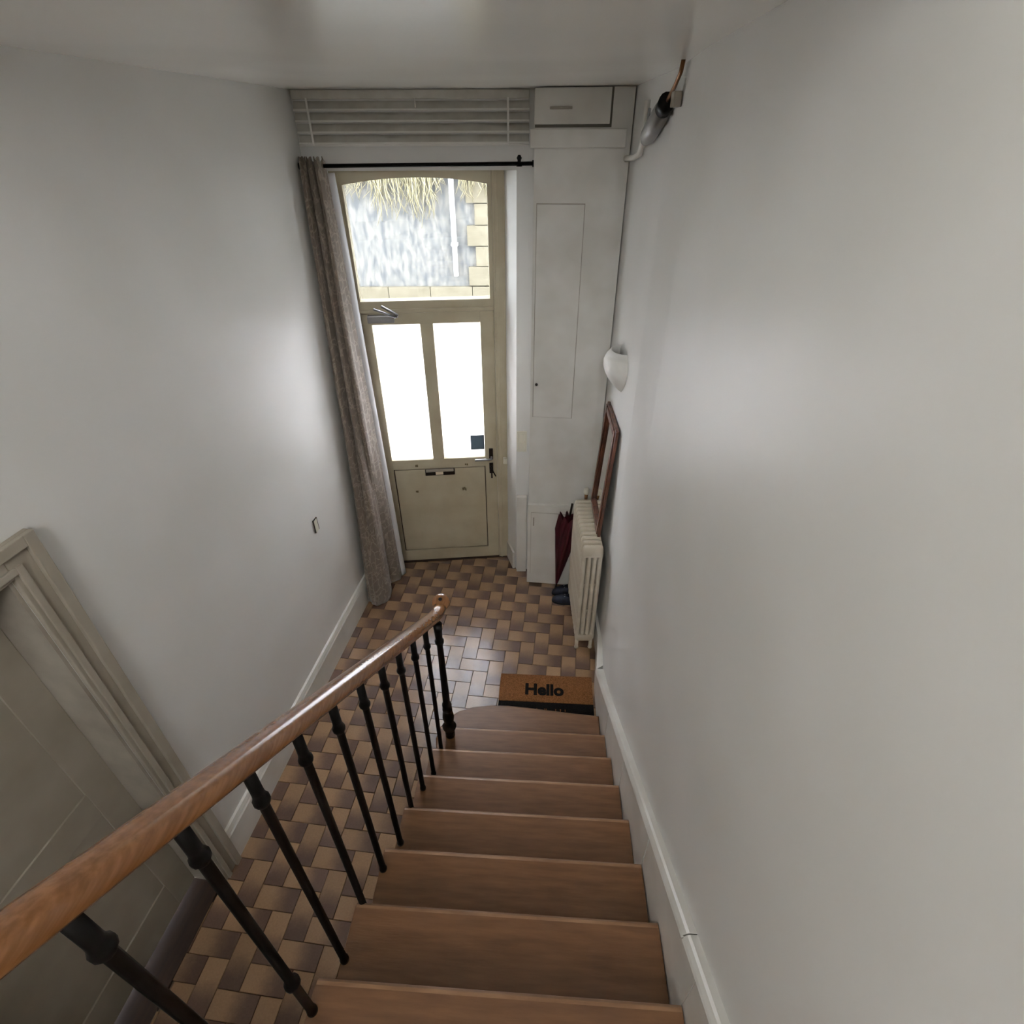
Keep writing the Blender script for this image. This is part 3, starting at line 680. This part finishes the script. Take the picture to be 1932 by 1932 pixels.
# ================================================================== UMBRELLA, SHOES, DOORMAT
um = empty('umbrella', T(.350, 3.238, 0.0)); tag(um, 'folded burgundy umbrella standing behind the radiator', 'umbrella')
Pt = Vector((0, 0, 0.0)); Pu = Vector((.085, -.016, .80)); ax = (Pu - Pt).normalized()
qm = ax.to_track_quat('Z', 'Y').to_matrix().to_4x4()
qm = Matrix.Diagonal((1.0, 0.55, 1.0, 1.0)) @ qm
MB().lathe([(.004, 0.0), (.006, .03), (.006, .06)], 8).build('tip', M_dark, um, qm)
rows = []
for t in [0, .1, .25, .4, .55, .7, .8, .9, 1.0]:
    z = .05 + .66 * t; R0 = .008 + .085 * (t ** .9 if t < .8 else (.8 ** .9) * (1 - .15 * (t - .8) / .2)); row = []
    for k in range(48):
        a = 2 * PI * k / 48; row.append(((R0 * (1 + .30 * t * math.cos(8 * a + 2 * t))) * math.cos(a + t * .6), (R0 * (1 + .30 * t * math.cos(8 * a + 2 * t))) * math.sin(a + t * .6), z + .03 * t * math.cos(8 * a + 2 * t)))
    rows.append(row)
MB().grid(rows, closed=True).add(rows[-1], [tuple(range(48))]).build('canopy', M_umb, um, qm)
MB().tube([(0, 0, .66), (0, 0, .80), (.0, .0, .84)], .008, 8).build('handle', M_dark, um, qm)

def shoe(name, M, label):
    r = empty(name, M); tag(r, label, 'shoe', 'navy shoes by the radiator')
    Lh = .135
    def outl(s, w): return [(Lh * math.cos(a) * s, w * (1 + .18 * math.cos(a)) * math.sin(a) * s) for a in [2 * PI * k / 20 for k in range(20)]]
    MB().prism(outl(1.0, .045), 0.001, .022).build('sole', M_sole, r)
    rows = []
    for z, s_, sh in ((.022, .97, 0), (.04, .95, -.002), (.058, .82, -.016), (.072, .62, -.04), (.078, .5, -.055)):
        rows.append([(x + sh, y, z) for x, y in outl(s_, .044)])
    for z, s_, sh in ((.074, .44, -.056), (.045, .40, -.058)):
        rows.append([(x + sh, y, z) for x, y in outl(s_, .044)])
    MB().grid(rows, closed=True).add(rows[-1], [tuple(range(20))]).build('upper', M_shoe, r)
    MB().bbox(.0, .05, -.016, .016, .066, .074, .003, M=Matrix.Rotation(math.radians(18), 4, 'Y') @ T(-.012, 0, .004)).build('tongue', M_steel, r)
    return r
shoe('shoe', T(.428, 3.190, 0) @ Matrix.Rotation(math.radians(188), 4, 'Z') @ Matrix.Diagonal((.85, .95, .85, 1)), 'navy shoe on the floor nearest the foot of the cupboard')
shoe('shoe', T(.424, 3.085, 0) @ Matrix.Rotation(math.radians(175), 4, 'Z') @ Matrix.Diagonal((.85, .95, .85, 1)), 'navy shoe on the floor further out from the cupboard')

dm = empty('doormat', MS @ T(.078, 2.195, 0)); tag(dm, 'brown coir doormat reading Hello at the foot of the stairs', 'doormat')
MB().bbox(-.305, .305, -.035, .178, .0005, .016, .003).build('coir_field', M_coir, dm)
MB().bbox(-.305, .305, -.185, -.0352, .0005, .016, .003).build('black_band', M_matblack, dm)
cv = bpy.data.curves.new('lettering', 'FONT'); cv.body = 'Hello'; cv.size = .116; cv.align_x = 'CENTER'; cv.offset = .0052; cv.extrude = .0006; cv.resolution_u = 4
to = bpy.data.objects.new('lettering_src', cv); COL.objects.link(to)
bpy.context.view_layer.update()
me = bpy.data.meshes.new_from_object(to.evaluated_get(bpy.context.evaluated_depsgraph_get())); COL.objects.unlink(to); bpy.data.objects.remove(to)
me.name = 'lettering'; me.materials.clear(); me.materials.append(M_matblack)
link('lettering', me, dm, T(-.012, .022, .0168))
fk = MB()
for x in (-.2, -.17, -.155, -.125, -.118, -.06, -.01, .0, .06, .09, .12): fk.bbox(x, x + .006, -.105 + random.uniform(-.01, .01), -.082, .0155, .0168, .0005)
tag(fk.build('band_flecks', M_coir, dm), kind='stuff')

# ================================================================== OUTSIDE
st_ = MB().box(-9, 9, 4.0, 7.5, -.3, -.06).build('ground_street', M_street); tag(st_, 'pale paved street outside the front door', 'street', kind='structure')
nh = empty('neighbour_house', T(-1.2, 7.5, -.06)); tag(nh, 'grey roughcast house across the street seen through the fanlight', 'building')
MB().box(-7, 7, .0, 1.0, 0, 4.6).build('wall', M_render, nh)
MB().box(-7.2, 7.2, -.3, 1.2, 4.6, 4.75).build('roof_edge', M_red, nh)
x = -2.6
while x < 3.4:
    MB().bbox(x, x + .545, -.045, .02, .0, 1.05, .008).build('plinth_block', M_stone, nh)
    MB().bbox(x, x + .545, -.06, .02, 1.06, 1.47, .008).build('plinth_block', M_stone, nh); x += .55
for i in range(9):
    z = 1.48 + i * .235; wq = .34 if i % 2 else .44
    MB().bbox(.66 + (.44 - wq), 1.28 + .3, -.05, .02, z, z + .228, .008).build('quoin', M_stone, nh)
dp = MB().tube([(-.70, 7.42, 1.55), (-.70, 7.42, 4.4)], .030, 10).build('downpipe', M_pipe_white); tag(dp, 'white downpipe on the house across the street', 'downpipe')
for z in (1.9, 2.9, 3.9): MB().box(-.74, -.66, 7.40, 7.4995, z, z + .03).build('pipe_clip', M_pipe_white, dp)
vn = MB()
for i in range(700):
    x = random.uniform(-2.6, 0.3); z0 = random.uniform(2.75, 3.0); ln_ = random.uniform(.15, .55) * (1.2 if -1.6 < x < -.9 else .8)
    y = 7.42 + random.uniform(-.05, .02)
    if abs(x + .70) < .09: continue
    pts = [(x + random.uniform(-.02, .02) * j, y - .02 * math.sin(j), z0 - ln_ * j / 4) for j in range(5)]
    vn.tube(pts, [.006, .005, .005, .004, .003], 4)
vn = vn.build('hanging_vine', M_vine); tag(vn, 'dry ochre creeper hanging on the house across the street', 'creeper', kind='stuff')

bpy.context.view_layer.update()
